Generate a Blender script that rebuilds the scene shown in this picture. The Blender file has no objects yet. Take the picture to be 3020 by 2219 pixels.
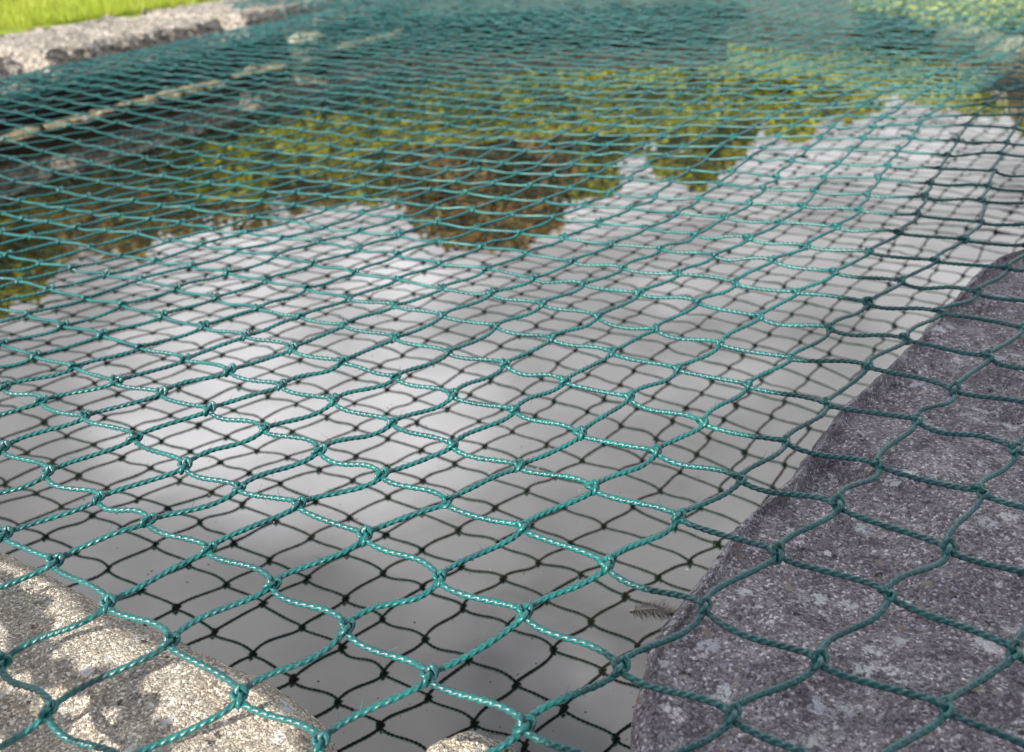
import bpy, math, random
import numpy as np
from mathutils import Vector, Matrix, noise
random.seed(7); rng = np.random.default_rng(11)
U = 0.05                      # one net mesh side = 5 cm; the plan below is laid out in mesh sides
H = 5.4                       # camera height above the net, in mesh sides
WZ = -3.30                    # water level
sc = bpy.context.scene
# ---------------------------------------------------------------- camera
R = ((0.99942204, -0.03399395, 0.0), (-0.01597936, -0.46979319, 0.88263187), (-0.03000414, -0.88212174, -0.47006487))
cam_d = bpy.data.cameras.new('camera'); cam = bpy.data.objects.new('camera', cam_d); sc.collection.objects.link(cam)
cam.matrix_world = Matrix(((R[0][0], -R[0][1], -R[0][2], 0), (R[1][0], -R[1][1], -R[1][2], 0), (R[2][0], -R[2][1], -R[2][2], H*U), (0, 0, 0, 1)))
cam_d.sensor_width = 36; cam_d.sensor_fit = 'HORIZONTAL'; cam_d.lens = 36*2600/3020
cam_d.clip_start = 0.01; cam_d.clip_end = 2000
cam_d.dof.use_dof = True; cam_d.dof.focus_distance = 0.46; cam_d.dof.aperture_fstop = 11.5
sc.camera = cam
# ---------------------------------------------------------------- sun and sky
SUN_EL = math.radians(31)
sx, sy = -0.61, -0.79
SUN = Vector((sx*math.cos(SUN_EL), sy*math.cos(SUN_EL), math.sin(SUN_EL)))
sun_d = bpy.data.lights.new('sun', 'SUN'); sun_d.energy = 5.0; sun_d.angle = math.radians(0.5); sun_d.color = (1.0, 0.93, 0.80)
sun = bpy.data.objects.new('sun', sun_d); sc.collection.objects.link(sun)
sun.rotation_euler = SUN.to_track_quat('Z', 'Y').to_euler()
world = bpy.data.worlds.new('World'); sc.world = world; world.use_nodes = True
def world_nodes():
    nt = world.node_tree; N = nt.nodes; Lk = nt.links; N.clear()
    out = N.new('ShaderNodeOutputWorld'); bg = N.new('ShaderNodeBackground'); bg.inputs[1].default_value = 0.073
    sky = N.new('ShaderNodeTexSky'); sky.sky_type = 'NISHITA'; sky.sun_disc = False
    sky.sun_elevation = SUN_EL; sky.sun_rotation = math.atan2(sx, sy)
    tc = N.new('ShaderNodeTexCoord'); sep = N.new('ShaderNodeSeparateXYZ'); Lk.new(tc.outputs['Generated'], sep.inputs[0])
    def mth(op, a, b=None, clamp=False):
        m = N.new('ShaderNodeMath'); m.operation = op; m.use_clamp = clamp
        for k, v in enumerate((a, b)):
            if v is None: continue
            if isinstance(v, (int, float)): m.inputs[k].default_value = v
            else: Lk.new(v, m.inputs[k])
        return m.outputs[0]
    # cloud layer: the direction is carried to a flat layer overhead
    zz = mth('ADD', mth('MAXIMUM', sep.outputs[2], 0.0), 0.12)
    cx = mth('DIVIDE', sep.outputs[0], zz); cy = mth('DIVIDE', sep.outputs[1], zz)
    cmb = N.new('ShaderNodeCombineXYZ'); Lk.new(cx, cmb.inputs[0]); Lk.new(cy, cmb.inputs[1]); cmb.inputs[2].default_value = 3.1
    n1 = N.new('ShaderNodeTexNoise'); n1.inputs['Scale'].default_value = 1.35; n1.inputs['Detail'].default_value = 8; n1.inputs['Roughness'].default_value = 0.5; n1.inputs['Distortion'].default_value = 0.25
    Lk.new(cmb.outputs[0], n1.inputs['Vector'])
    cov = N.new('ShaderNodeMapRange'); cov.inputs[1].default_value = 0.30; cov.inputs[2].default_value = 0.50; Lk.new(mth('ADD', n1.outputs['Fac'], mth('MULTIPLY', mth('SUBTRACT', 0.685, sep.outputs[2]), 0.75)), cov.inputs[0])
    n2 = N.new('ShaderNodeTexNoise'); n2.inputs['Scale'].default_value = 2.6; n2.inputs['Detail'].default_value = 6
    Lk.new(cmb.outputs[0], n2.inputs['Vector'])
    # a bright cloud bank ahead, lit by the sun behind the camera
    def spot(az, el, w0, w1):
        d = Vector((math.sin(math.radians(az))*math.cos(math.radians(el)), math.cos(math.radians(az))*math.cos(math.radians(el)), math.sin(math.radians(el))))
        vm = N.new('ShaderNodeVectorMath'); vm.operation = 'DOT_PRODUCT'; Lk.new(tc.outputs['Generated'], vm.inputs[0]); vm.inputs[1].default_value = d
        jit = mth('ADD', vm.outputs['Value'], mth('MULTIPLY', mth('SUBTRACT', n2.outputs['Fac'], 0.5), 0.035))
        mr = N.new('ShaderNodeMapRange'); mr.interpolation_type = 'SMOOTHSTEP'; Lk.new(jit, mr.inputs[0]); mr.inputs[1].default_value = math.cos(math.radians(w0)); mr.inputs[2].default_value = math.cos(math.radians(w1)); return mr.outputs[0]
    s1 = spot(-15, 27, 14, 2); s2 = spot(3, 18, 42, 8)
    band = N.new('ShaderNodeMapRange'); band.interpolation_type = 'SMOOTHSTEP'; Lk.new(sep.outputs[2], band.inputs[0]); band.inputs[1].default_value = 0.95; band.inputs[2].default_value = 0.40
    bright = mth('ADD', mth('ADD', mth('MULTIPLY', s1, CL[0]), mth('MULTIPLY', s2, CL[1])), mth('MULTIPLY', band.outputs[0], CL[2]))
    bright = mth('ADD', bright, CL[3])
    bright = mth('MULTIPLY', bright, mth('ADD', mth('MULTIPLY', n2.outputs['Fac'], 1.7), 0.15))
    cc = N.new('ShaderNodeCombineXYZ'); Lk.new(bright, cc.inputs[0]); Lk.new(mth('MULTIPLY', bright, 0.985), cc.inputs[1]); Lk.new(mth('MULTIPLY', bright, 1.01), cc.inputs[2])
    mx = N.new('ShaderNodeMix'); mx.data_type = 'RGBA'; Lk.new(cov.outputs[0], mx.inputs[0]); Lk.new(sky.outputs[0], mx.inputs[6]); Lk.new(cc.outputs[0], mx.inputs[7])
    Lk.new(mx.outputs[2], bg.inputs[0]); Lk.new(bg.outputs[0], out.inputs[0])
CL = (9.5, 5.0, 4.6, 7.4)
world_nodes()
sc.view_settings.view_transform = 'Standard'; sc.view_settings.look = 'None'; sc.view_settings.gamma = 1
sc.view_settings.exposure = 0.62
sc.cycles.max_bounces = 6; sc.cycles.glossy_bounces = 3; sc.cycles.diffuse_bounces = 3; sc.cycles.caustics_reflective = False; sc.cycles.caustics_refractive = False

# ---------------------------------------------------------------- helpers
COL = sc.collection
def tag(o, label=None, cat=None, group=None, kind=None):
    if label: o['label'] = label
    if cat: o['category'] = cat
    if group: o['group'] = group
    if kind: o['kind'] = kind
    return o
def mesh_obj(name, V, Fc, mat, parent=None, smooth=True, loc=(0, 0, 0)):
    """V in mesh sides (plan units); Fc is an int array (n,3) or (n,4) or a list of tuples"""
    me = bpy.data.meshes.new(name); V = (np.asarray(V, float) - np.array(loc))*U
    if isinstance(Fc, np.ndarray):
        n, k = Fc.shape
        me.vertices.add(len(V)); me.vertices.foreach_set('co', V.astype(np.float32).ravel())
        me.loops.add(n*k); me.loops.foreach_set('vertex_index', Fc.astype(np.int32).ravel())
        me.polygons.add(n); me.polygons.foreach_set('loop_start', (np.arange(n)*k).astype(np.int32)); me.polygons.foreach_set('loop_total', np.full(n, k, np.int32))
        me.update(calc_edges=True)
    else:
        me.from_pydata([tuple(v) for v in V], [], Fc); me.update()
    me.polygons.foreach_set('use_smooth', np.full(len(me.polygons), smooth)); me.validate(verbose=False)
    o = bpy.data.objects.new(name, me); COL.objects.link(o); me.materials.append(mat)
    o.location = [v*U for v in loc]
    if parent is not None:
        o.parent = parent; o.location = Vector([v*U for v in loc]) - Vector(parent.location)
    return o
def empty(name, loc):
    o = bpy.data.objects.new(name, None); COL.objects.link(o); o.location = [v*U for v in loc]; o.empty_display_size = 0.05; return o
class NG:
    def __init__(s, name):
        s.m = bpy.data.materials.new(name); s.m.use_nodes = True; s.nt = s.m.node_tree; s.nt.nodes.clear()
        s.out = s.nt.nodes.new('ShaderNodeOutputMaterial'); s.b = s.nt.nodes.new('ShaderNodeBsdfPrincipled'); s.nt.links.new(s.b.outputs[0], s.out.inputs[0])
        s.tc = s.nt.nodes.new('ShaderNodeTexCoord')
        s.geo = None
    def pos(s):
        if s.geo is None: s.geo = s.nt.nodes.new('ShaderNodeNewGeometry')
        return s.geo.outputs['Position']
    def link(s, a, b): s.nt.links.new(a, b)
    def noise(s, scale, detail=4, rough=0.5, vec=None, dist=0.0):
        n = s.nt.nodes.new('ShaderNodeTexNoise'); n.inputs['Scale'].default_value = scale; n.inputs['Detail'].default_value = detail; n.inputs['Roughness'].default_value = rough; n.inputs['Distortion'].default_value = dist
        s.link(vec if vec is not None else s.pos(), n.inputs['Vector']); return n
    def vor(s, scale, vec=None, feature='F1', rand=1.0):
        n = s.nt.nodes.new('ShaderNodeTexVoronoi'); n.feature = feature; n.inputs['Scale'].default_value = scale; n.inputs['Randomness'].default_value = rand
        s.link(vec if vec is not None else s.pos(), n.inputs['Vector']); return n
    def ramp(s, fac, stops, interp='LINEAR'):
        r = s.nt.nodes.new('ShaderNodeValToRGB'); r.color_ramp.interpolation = interp; e = r.color_ramp.elements
        while len(e) < len(stops): e.new(0.5)
        for el, (p, c) in zip(e, stops): el.position = p; el.color = (c[0], c[1], c[2], 1) if hasattr(c, '__len__') else (c, c, c, 1)
        s.link(fac, r.inputs[0]); return r.outputs[0]
    def mix(s, fac, a, b, mode='MIX'):
        m = s.nt.nodes.new('ShaderNodeMix'); m.data_type = 'RGBA'; m.blend_type = mode
        for k, v in ((0, fac), (6, a), (7, b)):
            if isinstance(v, (int, float)): m.inputs[k].default_value = v
            elif isinstance(v, tuple): m.inputs[k].default_value = (*v, 1)
            else: s.link(v, m.inputs[k])
        return m.outputs[2]
    def math(s, op, a, b=0.0):
        m = s.nt.nodes.new('ShaderNodeMath'); m.operation = op
        for k, v in enumerate((a, b)):
            if isinstance(v, (int, float)): m.inputs[k].default_value = v
            else: s.link(v, m.inputs[k])
        return m.outputs[0]
    def bump(s, hgt, dist, strength=1.0, nrm=None):
        b = s.nt.nodes.new('ShaderNodeBump'); b.inputs['Distance'].default_value = dist; b.inputs['Strength'].default_value = strength; s.link(hgt, b.inputs['Height'])
        if nrm is not None: s.link(nrm, b.inputs['Normal'])
        return b.outputs[0]

# ---------------------------------------------------------------- materials
def mat_net():
    g = NG('green_polythene_twine'); a = g.noise(60, 3); b = g.noise(2200, 3, 0.6)
    c = g.ramp(a.outputs[0], [(0.3, (0.0003, 0.098, 0.118)), (0.7, (0.0006, 0.192, 0.190))]); dn = g.noise(23, 5, 0.7); c = g.mix(g.ramp(dn.outputs[0], [(0.55, 0), (0.8, 0.35)]), c, (0.05, 0.12, 0.07))
    c = g.mix(0.5, c, g.ramp(b.outputs[0], [(0.3, (0.5, 0.5, 0.5)), (0.7, (1.25, 1.25, 1.25))]), 'MULTIPLY')
    g.link(c, g.b.inputs['Base Color']); g.b.inputs['Roughness'].default_value = 0.38; g.b.inputs['Specular IOR Level'].default_value = 0.12; g.b.inputs['Coat Weight'].default_value = 1.0; g.b.inputs['Coat Roughness'].default_value = 0.38; g.b.inputs['Coat IOR'].default_value = 1.68
    g.link(g.bump(b.outputs[0], 0.0006, 0.9), g.b.inputs['Normal']); return g.m
def mat_stone(name, base, dark, light, lichen=0.5, grain=1.0, moss=0.0, wetness=0.72):
    g = NG(name)
    big = g.noise(18, 5, 0.6, dist=0.6); med = g.noise(95, 5, 0.65); v1 = g.vor(760*grain); v2 = g.vor(1500*grain); fine = g.noise(900*grain, 4, 0.7)
    c = g.mix(g.ramp(big.outputs[0], [(0.35, 0), (0.68, 1)]), base, dark)
    c = g.mix(g.ramp(med.outputs[0], [(0.42, 0), (0.75, 0.8)]), c, light)
    sep = g.nt.nodes.new('ShaderNodeSeparateColor'); g.link(v1.outputs['Color'], sep.inputs[0])
    c = g.mix(0.85, c, g.ramp(sep.outputs[0], [(0.0, 0.30), (0.5, 0.90), (0.84, 1.15), (0.9, 1.9), (1.0, 2.6)]), 'MULTIPLY')
    sep2 = g.nt.nodes.new('ShaderNodeSeparateColor'); g.link(v2.outputs['Color'], sep2.inputs[0])
    c = g.mix(0.7, c, g.ramp(sep2.outputs[1], [(0.0, 0.5), (0.6, 1.0), (1.0, 1.7)]), 'MULTIPLY')
    # a few larger pebbles of warmer or paler stone
    dv = g.nt.nodes.new('ShaderNodeVectorMath'); dv.operation = 'MULTIPLY_ADD'; wn = g.noise(260*grain, 3, 0.6); g.link(wn.outputs['Color'], dv.inputs[0]); dv.inputs[1].default_value = (0.009, 0.009, 0.009); g.link(g.pos(), dv.inputs[2]); v3 = g.vor(150*grain, dv.outputs[0]); sep3 = g.nt.nodes.new('ShaderNodeSeparateColor'); g.link(v3.outputs['Color'], sep3.inputs[0])
    peb = g.math('MULTIPLY', g.ramp(sep3.outputs[0], [(0.955, 0), (0.965, 1)]), g.ramp(v3.outputs['Distance'], [(0.30, 1), (0.42, 0)]))
    c = g.mix(peb, c, g.mix(sep3.outputs[1], (0.36, 0.24, 0.15), (0.42, 0.41, 0.42)))
    pit = g.math('MULTIPLY', g.ramp(sep3.outputs[2], [(0.86, 0), (0.87, 1)]), g.ramp(v3.outputs['Distance'], [(0.20, 1), (0.30, 0)]))
    c = g.mix(g.math('MULTIPLY', pit, 0.85), c, (0.03, 0.027, 0.03))
    # crusty white lichen
    l1 = g.noise(34, 8, 0.78, dist=0.8); l2 = g.noise(420, 3, 0.6)
    li = g.math('MULTIPLY', g.ramp(l1.outputs[0], [(0.610 - 0.03*lichen, 0), (0.64 - 0.03*lichen, 1)]), g.ramp(l2.outputs[0], [(0.36, 0), (0.50, 1)]))
    c = g.mix(g.math('MULTIPLY', li, 0.85), c, (0.82, 0.83, 0.84))
    wl = g.noise(120, 5, 0.7); dl = g.nt.nodes.new('ShaderNodeVectorMath'); dl.operation = 'MULTIPLY_ADD'; g.link(wl.outputs['Color'], dl.inputs[0]); dl.inputs[1].default_value = (0.022, 0.022, 0.022); g.link(g.pos(), dl.inputs[2])
    v4 = g.vor(85, dl.outputs[0]); s4 = g.nt.nodes.new('ShaderNodeSeparateColor'); g.link(v4.outputs['Color'], s4.inputs[0])
    lp = g.math('MULTIPLY', g.ramp(s4.outputs[0], [(1-0.24*lichen, 0), (1.01-0.24*lichen, 1)]), g.ramp(v4.outputs['Distance'], [(0.30, 1), (0.42, 0)]))
    lp = g.math('MULTIPLY', lp, g.ramp(l2.outputs[0], [(0.40, 0.05), (0.48, 1)]))
    c = g.mix(lp, c, g.mix(s4.outputs[1], (0.95, 0.95, 0.96), (0.70, 0.72, 0.80)))
    if moss:
        mo = g.noise(26, 6, 0.7); c = g.mix(g.math('MULTIPLY', g.ramp(mo.outputs[0], [(0.5, 0), (0.62, 1)]), moss), c, (0.10, 0.11, 0.03))
    sz = g.nt.nodes.new('ShaderNodeSeparateXYZ'); g.link(g.pos(), sz.inputs[0])
    wet = g.ramp(g.math('ADD', g.math('MULTIPLY', g.math('ADD', sz.outputs[2], 0.115), -25.0), g.math('MULTIPLY', med.outputs[0], 0.9)), [(0.4, 0), (0.6, 1)])
    c = g.mix(wet, c, g.mix(wetness, c, (0.030, 0.034, 0.022)))
    g.link(c, g.b.inputs['Base Color']); g.b.inputs['Roughness'].default_value = 0.85
    hgt = g.math('ADD', g.math('MULTIPLY', g.math('SUBTRACT', 1.0, v1.outputs['Distance']), 0.8), g.math('ADD', fine.outputs[0], g.math('MULTIPLY', g.math('SUBTRACT', 1.0, v2.outputs['Distance']), 0.5)))
    hgt = g.math('ADD', hgt, g.math('MULTIPLY', pit, -2.5)); hgt = g.math('ADD', hgt, g.math('MULTIPLY', li, 0.6)); hgt = g.math('ADD', hgt, g.math('MULTIPLY', med.outputs[0], 2.5))
    g.link(g.bump(hgt, 0.0016, 0.9), g.b.inputs['Normal']); return g.m
def mat_leaf(name, cols, transl=0.35):
    g = NG(name); gi = g.nt.nodes.new('ShaderNodeNewGeometry')
    n = g.noise(3.0, 3, 0.6)
    f = g.math('ADD', g.math('MULTIPLY', gi.outputs['Random Per Island'], 0.55), g.math('MULTIPLY', g.math('SUBTRACT', n.outputs[0], 0.28), 1.0))
    c = g.ramp(f, [(i/(len(cols)-1), cc) for i, cc in enumerate(cols)])
    g.link(c, g.b.inputs['Base Color']); g.b.inputs['Roughness'].default_value = 0.55
    tr = g.nt.nodes.new('ShaderNodeBsdfTranslucent'); g.link(c, tr.inputs[0]); ms = g.nt.nodes.new('ShaderNodeMixShader'); ms.inputs[0].default_value = transl
    g.link(g.b.outputs[0], ms.inputs[1]); g.link(tr.outputs[0], ms.inputs[2]); g.link(ms.outputs[0], g.out.inputs[0]); return g.m
def mat_plain(name, c0, c1, scale, rough=0.8, bump=0.0, detail=5):
    g = NG(name); n = g.noise(scale, detail, 0.6); g.link(g.ramp(n.outputs[0], [(0.3, c0), (0.7, c1)]), g.b.inputs['Base Color']); g.b.inputs['Roughness'].default_value = rough
    if bump: g.link(g.bump(n.outputs[0], bump), g.b.inputs['Normal'])
    return g.m
def mat_water():
    g = NG('murky_pond_water'); n = g.noise(5, 3, 0.5)
    g.link(g.ramp(n.outputs[0], [(0.3, WCOL[0]), (0.7, WCOL[1])]), g.b.inputs['Base Color'])
    g.b.inputs['Roughness'].default_value = 0.0; g.b.inputs['IOR'].default_value = WIOR
    b = g.noise(7, 2, 0.5); g.link(g.bump(b.outputs[0], 0.0012, 0.5), g.b.inputs['Normal']); return g.m
WCOL = ((0.010, 0.010, 0.007), (0.016, 0.015, 0.010)); WIOR = 2.3
M_NET = mat_net()
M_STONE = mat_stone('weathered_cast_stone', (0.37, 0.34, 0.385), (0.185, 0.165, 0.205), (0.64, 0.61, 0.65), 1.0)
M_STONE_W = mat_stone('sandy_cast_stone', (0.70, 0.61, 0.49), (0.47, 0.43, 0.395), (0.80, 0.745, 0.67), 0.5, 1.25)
M_WALLST = mat_stone('rough_grey_coping_stone', (0.40, 0.365, 0.33), (0.27, 0.25, 0.23), (0.46, 0.43, 0.40), 0.12, 0.4, 0.25)
M_RUBBLE = mat_stone('tan_rubble_stone', (0.34, 0.28, 0.18), (0.16, 0.15, 0.08), (0.46, 0.39, 0.28), 0.2, 0.3, 0.45, 0.1)
M_PALE = mat_stone('pale_boulder_stone', (0.30, 0.28, 0.21), (0.20, 0.20, 0.13), (0.38, 0.36, 0.28), 0.15, 0.3, 0.6)
M_DARKW = mat_plain('dark_masonry', (0.035, 0.045, 0.040), (0.10, 0.10, 0.08), 40, 0.7, 0.01)  # one dark tone for the pond walls, far coping and a waterline stone
M_WATER = mat_water()
# ---------------------------------------------------------------- plan of the pond (mesh sides)
N0 = (-0.3, 2.4); CORNER_E = (-7.8, 81.6)
def smooth01(x): x = np.clip(x, 0, 1); return x*x*(3-2*x)
def zr(x, y): return 0.039*x + 0.032*y - 0.376 - 0.10      # top plane of the big slab on the right
ZL = -0.66                                                  # top of the slab on the left
def fbm(p, s, o=4):
    return noise.fractal(Vector((p[0]*s, p[1]*s, p[2]*s)), 1.0, 2.0, o)
def resample(poly, n):
    P = np.array(poly, float); P2 = np.vstack([P, P[:1]]); d = np.r_[0, np.cumsum(np.hypot(*np.diff(P2, axis=0).T))]
    t = np.linspace(0, d[-1], n, endpoint=False); return np.c_[np.interp(t, d, P2[:, 0]), np.interp(t, d, P2[:, 1])]
def slab(name, poly, topz, thick, mat, rad=0.3, n=260, rings=46, amp=0.08, fs=0.9, edge_amp=0.08, parent=None, sm=3, seed=0.0, centre=None, fine=0.012, batter=0.0):
    Q = resample(poly, n)
    for _ in range(sm): Q = (np.roll(Q, 1, 0) + 2*Q + np.roll(Q, -1, 0))/4
    c = np.array(centre) if centre is not None else Q.mean(0)
    T = np.roll(Q, -1, 0) - np.roll(Q, 1, 0); nn = np.c_[-T[:, 1], T[:, 0]]; nn /= np.linalg.norm(nn, axis=1)[:, None]
    area = 0.5*np.sum(Q[:, 0]*np.roll(Q[:, 1], -1) - np.roll(Q[:, 0], -1)*Q[:, 1])
    if area < 0: nn = -nn                                  # nn points inward
    V = []; tz = topz if callable(topz) else (lambda x, y: topz)
    prof = [(0.10, -thick)] + [(0.02*math.sin(k*1.7) - batter*(1-k/7), -thick + (thick-rad)*k/7) for k in range(1, 8)] + [(rad*(1-math.cos(a)), -rad*(1-math.sin(a))) for a in np.linspace(0.15, math.pi/2, 7)]
    P0 = None
    for off, dz in prof:
        R_ = Q + nn*off
        for q in R_: V.append([q[0], q[1], tz(q[0], q[1]) + dz])
        P0 = R_
    for k in range(1, rings+1):
        s = 1 - (k/rings)**1.15*0.995
        for q in c + (P0-c)*s: V.append([q[0], q[1], tz(q[0], q[1])])
    V = np.array(V); m = len(prof)
    for idx in range(len(V)):
        p = V[idx]; f = fbm((p[0]+seed, p[1], p[2]), fs); g = fbm((p[0]+seed+9, p[1], p[2]), fs*5, 3)
        ring = idx//n
        if ring < m - 2:
            q = nn[idx % n]; p[0] += q[0]*(f*edge_amp + g*fine*2.5); p[1] += q[1]*(f*edge_amp + g*fine*2.5); p[2] += g*fine
        else: p[2] += f*amp + g*fine - 0.5*amp
    nr = m + rings; F_ = []
    a = np.arange(n); b = (a+1) % n
    for r_ in range(nr-1): F_.append(np.c_[r_*n+a, r_*n+b, (r_+1)*n+b, (r_+1)*n+a])
    F_ = np.vstack(F_)
    if area < 0: F_ = F_[:, ::-1]
    bz = V[:, 2].min(); return mesh_obj(name, V, F_, mat, parent, True, (c[0], c[1], bz))

# water, bed of the lawn and the dark walls under the coping
POND = [(-9.5, 2.0), (1.3, 2.0), (14, 16), (33, 37), (33, 62), (18, 82), CORNER_E, (-25.2, 42.5), (-32.6, 25.0), (-31, 18)]
wp = [(-60, -12), (48, -12), (48, 100), (-60, 100)]
tag(mesh_obj('pond_water', [(x, y, WZ) for x, y in wp], [(0, 1, 2, 3)], M_WATER), kind='structure')
def lawn():
    inner = np.array([(-9.5, -4.5), (6, -4.5), (24, 12), (41, 36), (41, 66), (20, 90), (-13, 92), (-22, 71), (-29, 56), (-37.5, 38), (-42, 20), (-22, 4)], float)
    Q = resample(inner, 240); c = Q.mean(0); V = []; rad = [1.0, 1.05, 1.12, 1.25, 1.45, 1.8, 2.4, 3.6, 7, 20, 120]
    for k, s in enumerate(rad):
        for q in c + (Q-c)*s: V.append([q[0], q[1], -0.45 + 0.35*noise.noise(Vector((q[0]*0.12, q[1]*0.12, 0))) - (0.6 if k == 0 else 0)])
    n = 240; a = np.arange(n); b = (a+1) % n; F_ = np.vstack([np.c_[r*n+a, r*n+b, (r+1)*n+b, (r+1)*n+a][:, ::-1] for r in range(len(rad)-1)])
    g = NG('mown_lawn'); n1 = g.noise(1.6, 4, 0.6); n2 = g.noise(60, 4, 0.7)
    c_ = g.ramp(n1.outputs[0], [(0.3, (0.27, 0.38, 0.03)), (0.7, (0.40, 0.46, 0.05))]); c_ = g.mix(0.6, c_, g.ramp(n2.outputs[0], [(0.3, (0.6, 0.65, 0.5)), (0.7, (1.2, 1.15, 1.1))]), 'MULTIPLY')
    g.link(c_, g.b.inputs['Base Color']); g.b.inputs['Roughness'].default_value = 0.9; g.link(g.bump(n2.outputs[0], 0.02), g.b.inputs['Normal'])
    tag(mesh_obj('lawn', V, F_, g.m), kind='structure')
lawn()
def lawn_grass():
    n = 42000; V = []; xs = []; 
    t = rng.random(n); d = rng.random(n)**1.3*55; y = 46 + t*75; x0 = np.interp(y, [46, 56, 71, 92, 130], [-35.6, -30.8, -23.9, -14.6, -7])
    x = x0 - d; h = 0.45 + 0.5*rng.random(n); w = 0.05 + 0.05*rng.random(n); a = rng.random(n)*6.283; lx = rng.normal(0, 0.22, n); ly = rng.normal(0, 0.22, n)
    b = -0.5 + 0*h
    P0 = np.c_[x-np.cos(a)*w, y-np.sin(a)*w, b]; P1 = np.c_[x+np.cos(a)*w, y+np.sin(a)*w, b]; P2 = np.c_[x+lx, y+ly, b+h]
    V = np.stack([P0, P1, P2], 1).reshape(-1, 3); F_ = np.arange(3*n).reshape(n, 3)
    m = mat_leaf('grass_blades', [(0.26, 0.38, 0.03), (0.42, 0.50, 0.06), (0.52, 0.55, 0.14)], 0.45)
    tag(mesh_obj('grass', V, F_, m, smooth=False), kind='stuff')
lawn_grass()
def pond_wall():
    Q = [(-9.5, 1.5), (1.3, 1.5), (14.6, 15.5), (34, 36.6), (34, 62.4), (18.4, 83), (-8.6, 83), (-26.8, 43), (-33.6, 25), (-32, 17)]
    Q = resample(Q, 300); c = Q.mean(0); n = 300; V = []
    for z, s in ((-4.0, 0), (-2.6, 0), (-1.3, 0), (-0.85, 0)):
        for q in Q: V.append([q[0] + 0.12*noise.noise(Vector((q[0], q[1], z))), q[1] + 0.12*noise.noise(Vector((q[1], q[0], z))), z])
    for q in c + (Q-c)*1.03: V.append([q[0], q[1], -0.85])
    a = np.arange(n); b = (a+1) % n; F_ = np.vstack([np.c_[r*n+a, r*n+b, (r+1)*n+b, (r+1)*n+a] for r in range(4)])
    tag(mesh_obj('pond_wall', V, F_, M_DARKW), kind='structure')
pond_wall()

# ---------------------------------------------------------------- near coping stones
RIGHT = [(0.80, 3.0), (0.85, 4.65), (0.91, 5.02), (0.99, 5.45), (1.16, 5.84), (1.69, 6.44), (2.01, 6.94), (2.39, 7.38), (3.04, 7.96), (3.38, 8.44), (3.97, 9.25), (4.71, 9.93), (5.72, 11.07), (6.51, 11.94), (7.34, 12.86), (7.9, 13.35), (8.5, 13.62), (9.3, 13.5), (10.8, 12.4), (12.6, 10.6), (11, 7.5), (7.5, 3.2), (4.6, 0.6), (1.2, 0.4)]
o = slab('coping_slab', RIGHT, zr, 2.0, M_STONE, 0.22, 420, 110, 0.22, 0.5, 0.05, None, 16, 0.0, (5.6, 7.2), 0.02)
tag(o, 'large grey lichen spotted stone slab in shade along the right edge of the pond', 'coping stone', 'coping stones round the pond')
LEFT = [(-1.62, 4.2), (-1.65, 5.02), (-1.85, 5.36), (-2.24, 5.72), (-2.75, 6.07), (-3.28, 6.40), (-4.23, 6.91), (-5.08, 7.45), (-5.75, 7.83), (-7.2, 8.7), (-9.5, 9.6), (-12.5, 6.4), (-8.5, 1.4), (-5, -0.5), (-1.9, 0.8), (-1.6, 2.6)]
LEFT = [(x+0.10, y+0.20) if y > 4.5 else (x+0.08, y) for x, y in LEFT]
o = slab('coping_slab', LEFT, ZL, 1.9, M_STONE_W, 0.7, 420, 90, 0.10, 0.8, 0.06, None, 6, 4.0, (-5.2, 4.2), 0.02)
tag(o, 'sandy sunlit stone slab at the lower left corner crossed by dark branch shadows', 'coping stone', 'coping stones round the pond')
BUMP = [(-1.0, 3.6), (-1.1, 4.3), (-1.05, 5.0), (-0.85, 5.45), (-0.5, 5.62), (-0.15, 5.45), (0.1, 5.0), (0.15, 4.2), (0.1, 3.4), (-0.4, 3.1)]
o = slab('corner_stone', BUMP, -1.03, 1.9, M_STONE_W, 0.42, 160, 30, 0.12, 1.2, 0.08, None, 2, 8.0, None, 0.02)
tag(o, 'small rounded stone poking up at the bottom edge between the two big slabs', 'stone')

# ---------------------------------------------------------------- far left coping wall: three rough blocks with gaps between them
Q0 = np.array((-23.6, 43.8)); DW = np.array((0.386, 0.922)); NW = np.array((0.922, -0.386))
def wblock(s0, s1, label, seed, back0, back1, thick=1.75):
    pts = []
    for s in np.linspace(s0, s1, 12): pts.append(Q0 + DW*s + NW*0.12*math.sin(s*2.1+seed))
    for s, b in zip(np.linspace(s1, s0, 12), np.linspace(back1, back0, 12)): pts.append(Q0 + DW*s - NW*(b + 0.15*math.sin(s*1.3)))
    pts = [tuple(p) for p in pts][::-1]
    o = slab('coping_block', pts, -0.12, thick, M_WALLST, 0.7, 420, 30, 0.22, 0.8, 0.28, None, 0, seed, None, 0.12, batter=0.6)
    tag(o, label, 'coping stone', 'coping stones round the pond')
wblock(-24, 1.1, 'rough grey stone block of the far left pond edge, nearest the left border', 1.0, 9.4, 8.5)
wblock(2.75, 16.6, 'long pitted grey stone block between the two dark gaps of the far left pond edge', 2.0, 8.5, 9.0)
wblock(18.7, 41.3, 'netted stone block beyond the second dark gap, running to the far left corner', 3.0, 9.0, 9)
def wblock2(a, b, label, seed):
    a = np.array(a, float); b = np.array(b, float); d = (b-a)/np.linalg.norm(b-a); nrm = np.array((-d[1], d[0])); L = np.linalg.norm(b-a)
    pts = [tuple(a + d*t + nrm*0.1*math.sin(t*1.7)) for t in np.linspace(0, L, 14)] + [tuple(a + d*t + nrm*8) for t in np.linspace(L, 0, 14)]
    o = slab('coping_block', pts, -0.12, 1.75, M_DARKW, 0.4, 300, 14, 0.2, 0.8, 0.3, None, 1, seed, None, 0.08)
    tag(o, label, 'coping stone', 'coping stones round the pond')
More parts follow.
